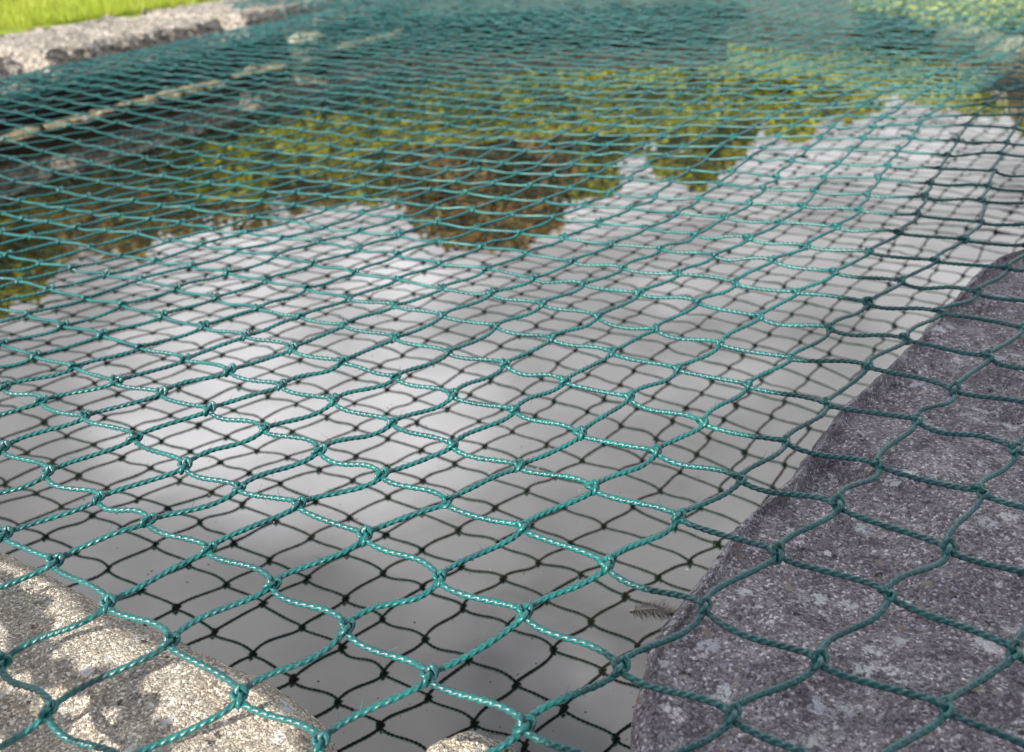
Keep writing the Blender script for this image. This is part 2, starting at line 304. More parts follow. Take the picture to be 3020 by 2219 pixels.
wblock2((18, 82), (-7.2, 81.8), 'grey coping stone along the far end of the pond under the thickest netting', 5.0)

# rubble ledge lying along the waterline of the far left wall, and pale boulders at the far right
def rock(name, c, r, h, mat, label, group, cat='stone', seed=0, n=22):
    th = np.linspace(0, 2*math.pi, n, endpoint=False); V = []; m = 12; ax = random.uniform(0.75, 1.2); rot = random.uniform(0, 3)
    for k in range(m+1):
        ph = -math.pi/2 + math.pi*k/m
        for t in th:
            d = Vector((math.cos(ph)*math.cos(t), math.cos(ph)*math.sin(t), math.sin(ph)))
            f = 1 + 0.34*noise.noise(d*1.3 + Vector((seed, 0, 0))) + 0.14*noise.noise(d*3.7 + Vector((0, seed, 0)))
            x = math.copysign(abs(d.x)**0.8, d.x)*r*f*ax; y = math.copysign(abs(d.y)**0.8, d.y)*r*f/ax; z = math.copysign(abs(d.z)**0.75, d.z)*h*f
            V.append([c[0] + x*math.cos(rot) - y*math.sin(rot), c[1] + x*math.sin(rot) + y*math.cos(rot), c[2] + z])
    a = np.arange(n); b = (a+1) % n; F_ = np.vstack([np.c_[k*n+a, k*n+b, (k+1)*n+b, (k+1)*n+a] for k in range(m)])
    o = mesh_obj(name, V, F_, mat, None, True, (c[0], c[1], c[2]-h)); tag(o, label, cat, group); return o
k = 0
LEDGE_LABEL = 'small tan stone lying in the pale line along the waterline of the far left wall'
for s in np.arange(-6, 37, 1.35):
    if 4.5 < s < 6.0 or 12.5 < s < 14.5 or 18.5 < s < 21.0 or 26 < s < 27.5: continue
    p = Q0 + DW*(s + random.uniform(-0.3, 0.3)) + NW*(1.7 + random.uniform(-0.25, 0.3)); k += 1
    rock('ledge_stone', (p[0], p[1], WZ + 0.02), random.uniform(0.40, 1.0), random.uniform(0.08, 0.22), M_RUBBLE, LEDGE_LABEL, 'stones along the waterline', seed=k*3.1)
p = Q0 + DW*21.8 + NW*1.2
rock('pale_stone', (p[0]+0.9, p[1]+0.3, WZ+1.25), 1.25, 0.42, M_PALE, 'pale cream stone standing out against the dark wall beyond the second gap', None, seed=77)
rock('support_stone', (p[0]+0.7, p[1]+0.3, WZ+0.35), 1.0, 0.62, M_DARKW, 'dark wet stone under the pale cream stone at the far left wall', None, seed=71)
B = [(27.5, 45.5, 1.7, 1.5), (29.0, 50, 1.9, 1.4), (29.6, 55, 1.5, 1.0), (30.6, 60, 2.2, 1.3), (31.5, 48.5, 2.0, 2.3), (31.2, 68, 2.0, 1.2), (33.0, 53, 2.1, 2.5)]
NAMES = ['nearest the right border', 'second from the front', 'small and low', 'broadest of the heap', 'behind the two front ones', 'farthest away', 'highest at the back']
for (x, y, r, h), nm in zip(B, NAMES):
    rock('boulder', (x, y, WZ + 0.15), r, h, M_PALE, 'pale boulder at the far right shore, ' + nm, 'boulders at the far right shore', 'boulder', seed=x*1.7+y)

# ---------------------------------------------------------------- foliage builders
def leaves(centres, radii, n, size, squash=1.0):
    """n leaf quads spread through ellipsoid clumps"""
    k = rng.integers(0, len(centres), n); d = rng.normal(size=(n, 3)); d /= np.linalg.norm(d, axis=1)[:, None]
    rr = rng.random(n)**0.45; P = np.array(centres)[k] + d*(np.array(radii)[k]*rr)[:, None]*[1, 1, squash]
    a = rng.normal(size=(n, 3)); a /= np.linalg.norm(a, axis=1)[:, None]; b = np.cross(a, rng.normal(size=(n, 3))); b /= np.linalg.norm(b, axis=1)[:, None]
    s = size*(0.6 + 0.8*rng.random(n))[:, None]
    V = np.stack([P - a*s, P + b*s*0.45, P + a*s, P - b*s*0.45], 1).reshape(-1, 3); return V, np.arange(4*n).reshape(n, 4)
def tube(pts, rads, n=8):
    pts = np.array(pts, float); T = np.gradient(pts, axis=0); T /= np.linalg.norm(T, axis=1)[:, None]
    ref = np.where(np.abs(T[:, 2:3]) > 0.9, [[1., 0, 0]], [[0, 0, 1.]]); S = np.cross(T, ref); S /= np.linalg.norm(S, axis=1)[:, None]; W = np.cross(S, T)
    th = np.linspace(0, 2*math.pi, n, endpoint=False)
    V = pts[:, None, :] + (np.cos(th)[None, :, None]*S[:, None, :] + np.sin(th)[None, :, None]*W[:, None, :])*np.array(rads)[:, None, None]
    m = len(pts); a = np.arange(n); b = (a+1) % n; F_ = np.vstack([np.c_[k*n+a, k*n+b, (k+1)*n+b, (k+1)*n+a] for k in range(m-1)]); return V.reshape(-1, 3), F_
def join(parts):
    V = []; F_ = []; o = 0
    for v, f in parts: V.append(v); F_.append(f+o); o += len(v)
    return np.vstack(V), np.vstack(F_)
M_BARK = mat_plain('brown_bark', (0.05, 0.035, 0.022), (0.16, 0.115, 0.08), 30, 0.9, 0.01)
VC = WZ - (H - WZ)                  # height of the mirrored viewpoint: sets how tall a reflected crown must stand
def tree(az, D, halfdeg, el, cols, label, n=15000, ls=1.5, low=0.12, name='garden_tree', grp='trees beyond the pond', rough=0.3, transl=0.3, nclump=46, shape='round'):
    a = math.radians(az); x, y = D*math.sin(a), D*math.cos(a); top = VC + D*math.tan(math.radians(el)); Rr = D*math.tan(math.radians(halfdeg)); g0 = -0.5
    root = empty(name, (x, y, g0)); tag(root, label, 'tree', grp); cs = []; rs = []; parts = []
    hgt = top - g0; tr = max(0.9, Rr*0.09)
    parts.append(tube([(x, y, g0-1), (x+0.02*Rr, y, g0+hgt*0.25), (x-0.05*Rr, y+0.05*Rr, g0+hgt*0.55), (x, y, g0+hgt*0.85)], [tr*1.3, tr, tr*0.6, tr*0.15], 9))
    for _ in range(nclump):
        while True:
            u = rng.uniform(-1, 1, 3)
            if u@u < 1: break
        zz = g0 + hgt*(low + (1-low)*(u[2]*0.5+0.5)); w = math.sqrt(max(0.05, 1-u[2]**2)) if shape == 'round' else math.sqrt(max(0.02, 1-abs(u[2])**3.5))
        px, py = x + u[0]*Rr*w*0.9, y + u[1]*Rr*w*0.9; r = (Rr*rng.uniform(0.16, 0.34)); zz = min(zz, top - r*0.8)
        cs.append((px, py, zz)); rs.append(r)
        if _ % 4 == 0:
            z0 = g0 + hgt*rng.uniform(0.15, 0.6); parts.append(tube([(x, y, z0), ((x+px)/2, (y+py)/2, (z0+zz)/2+0.06*hgt), (px, py, zz)], [tr*0.4, tr*0.25, tr*0.08], 6))
    mesh_obj('trunk', *join(parts), M_BARK, root); m = mat_leaf(name + '_leaves', cols, transl)
    mesh_obj('crown', *leaves(cs, rs, n, ls), m, root, smooth=False); return root
YG = [(0.26, 0.32, 0.04), (0.62, 0.64, 0.07), (0.88, 0.84, 0.18)]; OL = [(0.22, 0.24, 0.035), (0.46, 0.46, 0.06), (0.70, 0.66, 0.13)]
CO = [(0.20, 0.19, 0.04), (0.46, 0.31, 0.12), (0.64, 0.45, 0.23)]; DK = [(0.012, 0.025, 0.012), (0.035, 0.055, 0.025), (0.08, 0.10, 0.04)]
BR = [(0.22, 0.20, 0.06), (0.46, 0.36, 0.12), (0.62, 0.50, 0.22)]; LG = [(0.36, 0.46, 0.14), (0.60, 0.68, 0.26), (0.76, 0.76, 0.46)]
tree(-33, 190, 6.0, 19.8, OL, 'olive leaved tree mirrored at the left border of the water', n=20000, ls=1.5)
tree(-24.5, 205, 4.2, 17.6, BR, 'brown leaved tree mirrored in the upper left of the water', ls=1.5)
tree(-17.5, 215, 4.8, 16.0, YG, 'yellow green tree mirrored left of centre', ls=1.6)
tree(-10.0, 215, 4.8, 16.2, OL, 'olive tree mirrored just left of the copper one', ls=1.6)
tree(-0.3, 190, 7.4, 19.6, CO, 'copper brown tree mirrored in the middle, its crown reaching farthest down the water', n=42000, ls=1.3, low=0.03, nclump=80, shape='full')
tree(5.6, 178, 2.6, 18.0, OL, 'narrow olive green tree mirrored against the right side of the copper one', n=9000, ls=1.2)
tree(12.6, 200, 3.3, 17.0, OL, 'narrow olive tree mirrored right of centre', n=18000, ls=1.3, shape='full')
tree(18.3, 205, 3.2, 13.0, YG, 'small yellow green tree mirrored right of centre in front of pale sky', n=10000, ls=1.3)
tree(35.0, 150, 5.4, 15.0, OL, 'olive tree mirrored at the right border of the water', ls=1.3, n=26000)
tree(-42, 170, 6.0, 20.5, OL, 'broad olive tree standing beyond the left border', ls=1.6, n=10000)
def hedge(p0, p1, top0, top1, depth, cols, label, n, ls, name='hedge', transl=0.25):
    p0 = np.array(p0, float); p1 = np.array(p1, float); L = np.linalg.norm(p1-p0); root = empty(name, (p0[0], p0[1], -0.5)); tag(root, label, name.replace('_', ' ')); cs = []; rs = []
    for t in np.linspace(0, 1, max(6, int(L/depth*1.6))):
        top = top0 + (top1-top0)*t; q = p0 + (p1-p0)*t
        for z in np.arange(-0.5, top, depth*0.6):
            r = depth*rng.uniform(0.45, 0.7); cs.append((q[0]+rng.normal(0, depth*0.2), q[1]+rng.normal(0, depth*0.2), min(z + depth*0.3, top - r*0.7))); rs.append(r)
    mesh_obj('foliage', *leaves(cs, rs, n, ls), mat_leaf(name+'_leaves', cols, transl), root, smooth=False)
    for t in np.linspace(0.02, 0.98, max(3, int(L/14))):
        q = p0 + (p1-p0)*t; tp = top0 + (top1-top0)*t; mesh_obj('stem', *tube([(q[0], q[1], -1.5), (q[0]+0.5, q[1], tp*0.4), (q[0], q[1]+0.5, tp*0.8)], [0.7, 0.5, 0.15], 6), M_BARK, root)
def elz(D, el): return VC + D*math.tan(math.radians(el))
def at(az, D): return (D*math.sin(math.radians(az)), D*math.cos(math.radians(az)))
hedge(at(-44, 118), at(-18, 130), elz(118, 14.8), elz(130, 11.8), 7, DK, 'dark evergreen hedge mirrored along the left of the water below the wall', 26000, 1.2)
hedge(at(-19, 132), at(4, 140), elz(132, 11.6), elz(140, 7.6), 5.5, DK, 'low dark hedge mirrored behind the far corner of the pond', 14000, 1.1)
hedge(at(-36, 235), at(-5, 235), elz(235, 17.2), elz(235, 15.4), 13, BR, 'tall rusty brown thicket mirrored behind the olive trees on the left', 30000, 1.7, 'thicket', 0.3)
hedge(at(3, 235), at(21, 235), elz(235, 14.6), elz(235, 11.6), 11, OL, 'olive thicket mirrored between the right hand trees', 20000, 1.6, 'thicket', 0.3)
hedge(at(-15, 160), at(16, 165), elz(160, 12.9), elz(165, 11.6), 6, YG, 'bright yellow green bushes mirrored in the upper middle of the water', 34000, 1.0, 'bushes', 0.45)
hedge((36, 40), (24, 82), 0.2, 0.9, 3.0, LG, 'low pale green plants growing between the boulders on the far right shore', 60000, 0.20, 'waterside_plants', 0.45)
hedge(at(-7, 125), at(40, 120), elz(125, 6.6), elz(120, 8.6), 6, LG, 'pale sunlit shrub border behind the far right boulders', 20000, 1.2, 'shrub_border', 0.45)

# ---------------------------------------------------------------- shed added unseen behind the camera, its left end shaped to shade the right slab
def boxv(x0, x1, y0, y1, z0, z1): return [(x0,y0,z0),(x1,y0,z0),(x1,y1,z0),(x0,y1,z0),(x0,y0,z1),(x1,y0,z1),(x1,y1,z1),(x0,y1,z1)]
BF = [(0,3,2,1),(4,5,6,7),(0,1,5,4),(1,2,6,5),(2,3,7,6),(3,0,4,7)]
def boxes(lst, f):
    V = []; F_ = []
    for b in lst:
        o = len(V); V += [f(v) for v in boxv(*b)]; F_ += [tuple(i+o for i in q) for q in BF]
    return V, F_
def occluder():
    dl = np.array((0.545, 0.838)); c = np.array((-SUN.x, -SUN.y)); pr = np.array((dl[1], -dl[0])); P = np.array((0.55, 5.4)) - dl*26
    lean = (c@pr)/SUN.z                                    # lean of the end wall per unit of height, shaped to set the shade edge
    f = lambda v: (P[0] + pr[0]*(v[0] - lean*v[2]) - dl[0]*v[1], P[1] + pr[1]*(v[0] - lean*v[2]) - dl[1]*v[1], v[2])
    root = empty('shade_occluder', (P[0], P[1], -0.5)); tag(root, 'added unseen leaning brick shed behind the viewpoint shading the right slab', 'occluder')
    g = NG('red_brick'); br = g.nt.nodes.new('ShaderNodeTexBrick'); br.inputs['Scale'].default_value = 4; br.inputs['Color1'].default_value = (0.28, 0.10, 0.06, 1); br.inputs['Color2'].default_value = (0.20, 0.08, 0.05, 1); br.inputs['Mortar'].default_value = (0.35, 0.33, 0.30, 1)
    g.link(g.tc.outputs['Object'], br.inputs['Vector']); g.link(br.outputs[0], g.b.inputs['Base Color'])
    mesh_obj('wall', *boxes([(0, 60, 0, 46, -1, 46)], f), g.m, root, False)
    V = [f(v) for v in ((-0.0, -3, 46), (62, -3, 46), (62, 49, 46), (-0.0, 49, 46), (-0.0, 23, 60), (62, 23, 60))]
    mesh_obj('roof', V, [(0, 1, 5, 4), (2, 3, 4, 5), (0, 4, 3), (1, 2, 5), (0, 3, 2, 1)], mat_plain('grey_roof_slate', (0.07, 0.07, 0.08), (0.13, 0.13, 0.14), 12), root, False)
    d = mesh_obj('door', *boxes([(22, 38, -0.8, -0.05, -0.5, 39)], f), mat_plain('green_painted_door', (0.04, 0.09, 0.06), (0.05, 0.11, 0.07), 20, 0.5), root, False)
    mesh_obj('window', *boxes([(46, 56, -0.4, -0.05, 18, 32)], f), mat_plain('dark_glass', (0.02, 0.02, 0.02), (0.03, 0.03, 0.03), 3, 0.08), root, False)
occluder()

# unseen branches added off to the left, shaped to shadow the sandy stone
def add_shadow_branches():
    root = empty('shadow_branches', (-13.5, -6.5, -0.5)); tag(root, 'unseen bare branches added behind the left slab to cast shadows on it', 'shrub')
    t = 5.2; lift = lambda p, dt=0: (p[0] + SUN.x*(t+dt), p[1] + SUN.y*(t+dt), ZL + SUN.z*(t+dt))
    parts = []
    def br(pts, r, dt=0.0):
        P = np.array([lift(p, dt) for p in pts]); tt = np.linspace(0, len(P)-1, len(P)*6); ip = np.c_[[np.interp(tt, np.arange(len(P)), P[:, k]) for k in range(3)]].T
        for _ in range(4): ip[1:-1] = (ip[:-2] + 2*ip[1:-1] + ip[2:])/4
        parts.append(tube(ip, r*(1 + 0.35*np.sin(np.arange(len(ip))*0.9)), 7))
    br([(-6.6, 7.5), (-5.86, 7.26), (-5.24, 6.87), (-4.85, 6.56), (-4.62, 6.24), (-4.5, 5.98), (-4.21, 5.83), (-3.8, 5.75), (-3.45, 5.95)], 0.10)
    br([(-3.75, 5.72), (-3.42, 5.45), (-3.22, 5.14), (-3.16, 4.6)], 0.11)
    br([(-5.4, 6.0), (-4.7, 5.45), (-4.3, 5.22), (-3.9, 4.9), (-3.6, 4.3)], 0.12, 0.6)
    br([(-4.62, 6.2), (-5.2, 5.9), (-6.2, 5.5), (-7.0, 4.8)], 0.10)
    e = np.array(lift((-7.0, 4.8))); parts.append(tube([e, (e[0]-1.5, e[1]-0.8, e[2]-1.2), (-13.3, -6.0, 1.5), (-13.5, -6.5, -0.9)], [0.11, 0.16, 0.3, 0.4], 8))
    e = np.array(lift((-6.6, 7.5))); parts.append(tube([e, (e[0]-1.5, e[1]-1.8, e[2]-1.0), (-13.6, -5.5, 2.0), (-13.5, -6.5, -0.9)], [0.10, 0.16, 0.25, 0.35], 8))
    e = np.array(lift((-3.6, 4.3), 0.6)); parts.append(tube([e, (e[0]-1.0, e[1]-1.8, e[2]-1.0), (-12.2, -6.5, 1.2), (-13.5, -6.5, -0.9)], [0.12, 0.16, 0.25, 0.35], 8))
    mesh_obj('branches', *join(parts), M_BARK, root)
add_shadow_branches()

# ---------------------------------------------------------------- the net
CTRL=[-70330,35609,-7,-66655,38998,-7,-62977,42386,-7,-59322,45803,-6,-55766,49320,-7,-52358,52981,-6,-49134,56803,-5,-46044,60734,-4,-43034,64726,-3,-40041,68731,-2,-37040,72730,-1,-34024,76718,0,-30999,80699,0,-27970,84677,0,-24939,88655,0,-21909,92632,0,-18879,96609,0,
-66139,32872,-5,-62467,36265,-4,-58789,39653,-4,-55136,43069,-4,-51580,46586,-3,-48173,50247,-3,-44948,54069,-3,-41858,58000,-2,-38847,61991,-2,-35855,65997,-1,-32853,69996,-1,-29838,73984,0,-26813,77965,0,-23784,81943,0,-20753,85920,0,-17723,89897,0,-14692,93875,0,
-61956,30142,-2,-58283,33534,-2,-54604,36920,-1,-50949,40335,-1,-47392,43851,0,-43985,47512,0,-40761,51334,0,-37672,55266,0,-34662,59258,0,-31669,63263,0,-28667,67262,0,-25652,71250,0,-22627,75231,0,-19597,79209,0,-16567,83186,0,-13537,87163,0,-10506,91140,0,
-57779,27419,0,-54103,30807,1,-50420,34190,2,-46762,37600,3,-43201,41113,4,-39794,44773,4,-36572,48598,3,-33488,52533,2,-30478,56526,1,-27485,60531,0,-24482,64528,0,-21466,68516,0,-18440,72497,0,-15411,76475,0,-12381,80452,0,-9350,84429,0,-6320,88406,0,
-53608,24703,9,-49926,28086,8,-46238,31462,8,-42573,34866,9,-39008,38372,10,-35597,42032,11,-32383,45861,9,-29304,49801,6,-26297,53795,3,-23302,57799,1,-20297,61795,0,-17279,65782,0,-14254,69762,0,-11225,73740,0,-8194,77717,0,-5164,81695,0,-2134,85672,0,
-49443,21996,23,-45753,25368,20,-42057,28738,16,-38385,32130,16,-34807,35631,18,-31400,39286,17,-28190,43124,14,-25122,47069,10,-22117,51066,6,-19121,55068,3,-16113,59061,1,-13094,63047,0,-10068,67027,0,-7039,71005,0,-4009,74982,0,-979,78960,0,2051,82937,0,
-45280,19291,60,-41582,22659,38,-37880,26016,22,-34193,29401,16,-30611,32880,11,-27190,36540,13,-24001,40383,12,-20941,44340,9,-17941,48337,7,-14940,52337,5,-11929,56327,3,-8908,60311,1,-5882,64291,0,-2853,68269,0,177,72246,0,3206,76224,-1,6236,80201,-1,
-41124,16600,101,-37415,19948,61,-33702,23304,15,-30008,26663,-19,-26390,30140,-23,-22991,33780,-30,-19801,37645,-18,-16768,41611,-3,-13765,45611,5,-10762,49606,7,-7746,53593,5,-4723,57575,3,-1696,61555,1,1333,65532,0,4362,69510,0,7391,73488,-1,10421,77466,-1,
-36959,13890,202,-33249,17246,77,-29536,20581,-25,-25816,23944,-107,-22213,27357,-186,-18749,31029,-160,-15625,34901,-98,-12590,38887,-39,-9596,42884,-3,-6581,46875,9,-3562,50860,8,-536,54841,5,2491,58821,2,5520,62799,0,8550,66777,0,11579,70755,-1,14608,74733,-2,
-32832,11184,234,-29105,14501,94,-25377,17862,-95,-21655,21190,-327,-17923,24662,-408,-14574,28241,-423,-11405,32166,-252,-8441,36161,-87,-5419,40160,-18,-2404,44147,7,626,48131,11,3653,52113,6,6683,56093,3,9712,60072,0,12741,64051,0,15770,68029,-1,18800,72007,-1,
-28639,8406,343,-24967,11785,24,-21255,15085,-168,-17524,18440,-455,-13883,21760,-1068,-10216,25480,-796,-7307,29429,-334,-4250,33455,-148,-1253,37444,-36,1789,41430,11,4817,45412,11,7850,49393,8,10880,53374,2,13910,57353,0,16938,61333,-1,19967,65311,0,22995,69290,-2,
-24483,5801,-118,-20721,9112,-19,-17048,12561,-326,-13289,15673,-590,-9610,19076,-558,-6062,22694,-701,-3009,26733,-437,-116,30776,-181,2953,34743,-4,5976,38723,7,9018,42699,19,12048,46678,2,15079,50657,0,18108,54636,-3,21136,58615,-1,24165,62594,0,27193,66573,4,
-19857,3018,-463,-16439,6617,-652,-12867,9991,-35,-8877,13368,-674,-5382,16716,-476,-1444,19907,-317,902,24194,-404,4117,28066,85,7121,32036,-1,10169,36007,71,13206,39972,4,16237,43948,2,19267,47923,-9,22294,51901,-4,25322,55879,-2,28350,59858,3,31379,63836,1,
-15738,792,-2585,-11744,3935,-1387,-8851,8080,-457,-4458,9986,-145,-1261,14110,-313,2699,17238,-127,5157,21369,180,8317,25281,78,11242,29325,321,14349,33231,42,17361,37211,31,20403,41173,-21,23426,45150,-11,26455,49125,-10,29481,53104,-1,32509,57082,2,35535,61063,15,
-11384,-2005,-1994,-7779,696,-2924,-5015,4832,-329,-529,7638,-209,2797,11568,-304,6945,13652,531,9202,18715,327,12300,22620,1429,15413,26444,181,18436,30419,196,21487,34367,-19,24516,38340,-11,27546,42311,-24,30572,46289,-9,33600,50267,-4,36626,54246,6,39655,58224,6,
-7799,-4535,-2953,-3653,-2434,-1330,-1310,2674,-802,3447,4163,240,6870,7950,99,10760,11619,610,13429,15537,808,16279,19720,822,19485,23544,489,22498,27518,103,25559,31469,24,28591,35442,-29,31624,39416,-18,34650,43395,-12,37678,47374,-2,40705,51353,4,43732,55332,19,
-3471,-8789,-501,-421,-4598,-791,3195,-1315,-89,6996,1925,-593,11163,4815,88,14337,8579,345,17575,12563,421,20392,16666,404,23468,20620,252,26543,24563,109,29592,28528,5,32635,32497,-15,35667,36475,-18,38696,40454,-8,41723,44434,-2,44750,48414,6,47776,52394,10,
-359,-10773,-584,3612,-7763,-83,7194,-4219,-264,11235,-1225,28,14973,2052,-54,18535,5636,111,21496,9608,163,24465,13665,141,27483,17655,95,30561,21603,34,33618,25564,3,36662,29534,-14,39695,33512,-11,42724,37492,-6,45751,41472,0,48778,45452,6,51805,49432,14,
3965,-14097,269,7511,-10536,-73,11335,-7338,80,15144,-4102,-77,19064,-936,14,22458,2699,-27,25584,6645,-18,28497,10691,-20,31513,14687,-26,34578,18640,-23,37641,22595,-23,40684,26565,-15,43717,30542,-10,46746,34522,-3,49773,38502,2,52800,42481,7,55827,46461,11,
7470,-16462,-261,11641,-13652,288,15283,-10199,44,19283,-7158,159,22996,-3847,-65,26571,-273,-95,29559,3687,-154,32539,7729,-155,35534,11724,-127,38604,15673,-90,41663,19627,-49,44708,23595,-25,47740,27572,-9,50768,31551,-2,53795,35531,4,56822,39511,8,59848,43491,15,
14890,-23156,3223,15019,-15799,-329,19722,-13658,824,22788,-9714,-332,27435,-7052,186,30244,-3132,-299,33806,689,-311,36499,4775,-321,39585,8753,-251,42616,12708,-144,45692,16657,-82,48727,20626,-25,51763,24601,-11,54789,28581,2,57818,32560,4,60842,36540,10,63888,40522,45]
RES=[(-1,0,-1,2),(0,0,-30,-16),(-2,1,23,-17),(-1,1,12,-102),(0,1,-7,-38),(1,1,-12,-4),(-4,2,26,-57),(-3,2,39,-81),(-2,2,31,-117),(-1,2,37,-43),(0,2,19,-120),(1,2,27,-24),(-5,3,-29,9),(-4,3,4,-25),(-3,3,14,-42),(-2,3,17,-18),(-1,3,4,-49),(0,3,-14,-30),(1,3,-15,-106),(-6,4,-13,-55),(-5,4,-13,58),(-4,4,-29,36),(-3,4,7,49),(-2,4,-1,14),(-1,4,16,47),(0,4,16,-9),(-7,5,18,-91),(-6,5,9,-39),(-5,5,0,-35),(-4,5,12,141),(-3,5,18,65),(-2,5,26,1),(-1,5,8,-18),(-7,6,-14,45),(-6,6,-7,-76),(-5,6,2,44),(-4,6,6,-48),(-3,6,12,117),(-2,6,16,89),(-1,6,29,125),(-7,7,-10,-33),(-6,7,6,26),(-5,7,-8,-26),(-4,7,-31,-46),(-3,7,-27,37),(-2,7,-3,100),(1,0,-15,70),(2,0,-28,2),(3,0,-23,17),(2,1,-5,50),(0,-1,-36,105),(1,-1,-20,-7),(2,-1,-12,58),(3,-1,-16,-18),(1,-2,2,14),(2,-2,16,-15),(3,-2,16,5),(-2,-1,-19,1),(-1,-1,-43,100),(-3,-2,39,-66),(-2,-2,-28,16),(-1,-2,-20,58),(0,-2,-19,53),(-3,-3,34,-32),(-2,-3,0,38),(-1,-3,33,-49),(0,-3,13,-1),(1,-3,25,-69),(2,-3,23,-5),(-1,-4,28,12),(0,-4,-34,-20),(-5,-2,-7,-9),(-4,-2,29,-82),(-7,-1,6,35),(-6,-1,-54,85),(-5,-1,-68,104),(-4,-1,-16,62),(-3,-1,28,-89),(-9,0,69,-54),(-8,0,3,-45),(-7,0,7,-6),(-6,0,-5,-57),(-5,0,-54,101),(-4,0,-33,60),(-3,0,-8,45),(-2,0,-14,23),(-10,1,-16,38),(-9,1,3,-45),(-8,1,-10,3),(-7,1,4,-40),(-6,1,13,-16),(-5,1,-7,-6),(-4,1,16,15),(-3,1,4,32),(-12,2,-14,29),(-11,2,-44,47),(-10,2,-25,36),(-9,2,-25,47),(-8,2,29,-26),(-7,2,31,-27),(-6,2,15,-23),(-5,2,16,-12),(-14,3,-4,-23),(-13,3,27,-90),(-12,3,21,-40),(-11,3,-1,24),(-10,3,-32,99),(-9,3,-9,-15),(-8,3,3,-22),(-7,3,43,-73),(-6,3,21,-50),(-13,4,7,14),(-12,4,45,-84),(-11,4,39,-59),(-10,4,3,29),(-9,4,-6,-3),(-8,4,6,-13),(-7,4,4,5),(-12,5,29,22),(-11,5,-26,56),(-10,5,-43,102),(-9,5,-18,68),(-8,5,14,-30),(2,2,26,-52),(3,2,49,-5),(2,3,-14,-68),(3,3,5,-8),(4,3,-4,23),(1,4,7,18),(2,4,-11,2),(3,4,16,69),(4,4,-19,33),(0,5,8,-17),(1,5,18,-27),(2,5,10,40),(3,5,-22,-29),(0,6,-18,-11),(1,6,0,16),(2,6,-3,10),(3,6,-5,36),(-1,7,-21,100),(0,7,-30,115),(1,7,1,65),(2,7,0,92),(3,7,20,58),(-2,8,-41,6),(-1,8,-23,118),(0,8,-43,31),(1,8,-47,16),(2,8,-17,-57),(-2,9,-35,4),(-1,9,-20,-20),(0,9,-19,-17),(1,9,-33,-98),(2,9,11,-70),(-3,10,9,-27),(-2,10,17,-41),(-1,10,12,-33),(0,10,23,-91),(1,10,27,-119),(-3,9,-39,-80),(-3,11,41,-68),(-2,11,41,-79),(-1,11,61,-74),(0,11,81,-2),(1,11,59,-135),(-3,12,-60,-94),(-2,12,-36,-40),(-1,12,-31,-25),(0,12,44,104),(1,12,-7,55),(-3,13,-89,-132),(-2,13,-65,8),(-1,13,-11,32),(0,13,-67,-28),(1,13,-55,-14),(-3,14,-10,17),(-2,14,-35,-20),(-1,14,-23,-35),(0,14,0,37),(1,14,-27,17),(-3,15,23,28),(-2,15,42,63),(-1,15,29,55),(0,15,-47,-116),(1,15,68,153),(-3,16,37,15),(-2,16,20,-34),(-1,16,160,160),(0,16,19,5),(1,16,-52,-80),(-3,17,-29,-91),(-2,17,-34,-70),(-1,17,76,157),(0,17,92,160),(1,17,-12,15),(-3,18,39,77),(-2,18,-118,-160),(-1,18,-107,-160),(0,18,47,90),(-3,19,71,160),(-2,19,-82,-160),(-1,19,-45,-102),(0,19,70,98),(3,1,10,1),(4,1,21,27),(5,1,-11,-44),(4,2,44,-69),(4,0,-18,-39),(5,0,-11,28),(4,-1,-8,29),(-14,4,33,-8),(-15,4,-10,44),(-16,4,13,-51),(-13,5,-13,84),(-14,5,23,-13),(-15,5,10,-26),(-16,5,-65,52),(-17,5,-27,3),(-18,5,41,-9),(-8,6,11,26),(-9,6,-37,127),(-10,6,6,-6),(-11,6,-13,39),(-12,6,25,-118),(-13,6,0,30),(-14,6,0,32),(-15,6,-5,-3),(-16,6,8,-84),(-17,6,-60,37),(-18,6,10,-13),(-9,7,-19,-28),(-10,7,21,-135),(-11,7,19,-53),(-12,7,-14,4),(-13,7,-18,21),(-14,7,-27,61),(-15,7,-21,-12),(-16,7,-25,63),(-17,7,13,-80),(-18,7,101,-50),(-8,7,5,37),(-3,8,-27,79),(-4,8,-12,-40),(-5,8,-19,-3),(-6,8,7,6),(-7,8,-17,-10),(-8,8,-16,-9),(-9,8,-3,13),(-10,8,-18,6),(-11,8,-18,-41),(-12,8,31,-12),(-13,8,-14,114),(-14,8,2,-18),(-15,8,25,-78),(-16,8,2,14),(-17,8,-14,24),(-4,9,-4,-1),(-5,9,11,-5),(-6,9,-17,12),(-7,9,-14,-13),(-8,9,-20,37),(-9,9,-3,-74),(-10,9,-50,23),(-11,9,-6,9),(-4,10,33,-77),(-5,10,48,86),(-6,10,9,-66),(-7,10,29,17),(-8,10,34,-3),(-9,10,-2,60),(-10,10,23,70),(-11,10,2,32),(-12,10,73,-9),(-4,11,41,0),(-5,11,44,-124),(-6,11,21,-55),(-7,11,30,29),(-8,11,22,65),(-9,11,29,-30),(-10,11,3,27),(-11,11,56,-140),(-12,11,-6,7),(-13,11,-29,-4),(-5,12,-20,82),(-6,12,-2,12),(-7,12,-6,160),(-8,12,-7,43),(-9,12,1,-84),(-10,12,-44,18),(-11,12,-19,-48),(-12,12,7,38),(-6,13,-29,152),(-7,13,-15,-8),(-8,13,-15,64),(-9,13,6,-160),(-10,13,-33,-132),(-11,13,13,-99),(-12,13,-8,101),(-6,14,4,55),(-7,14,-5,13),(-8,14,-15,-33),(-9,14,-13,77),(-10,14,43,-14),(-11,14,-1,59),(-12,14,-15,7)]

NI, NJ, CI0, CJ0, CS = 21, 17, -65, -10, 5

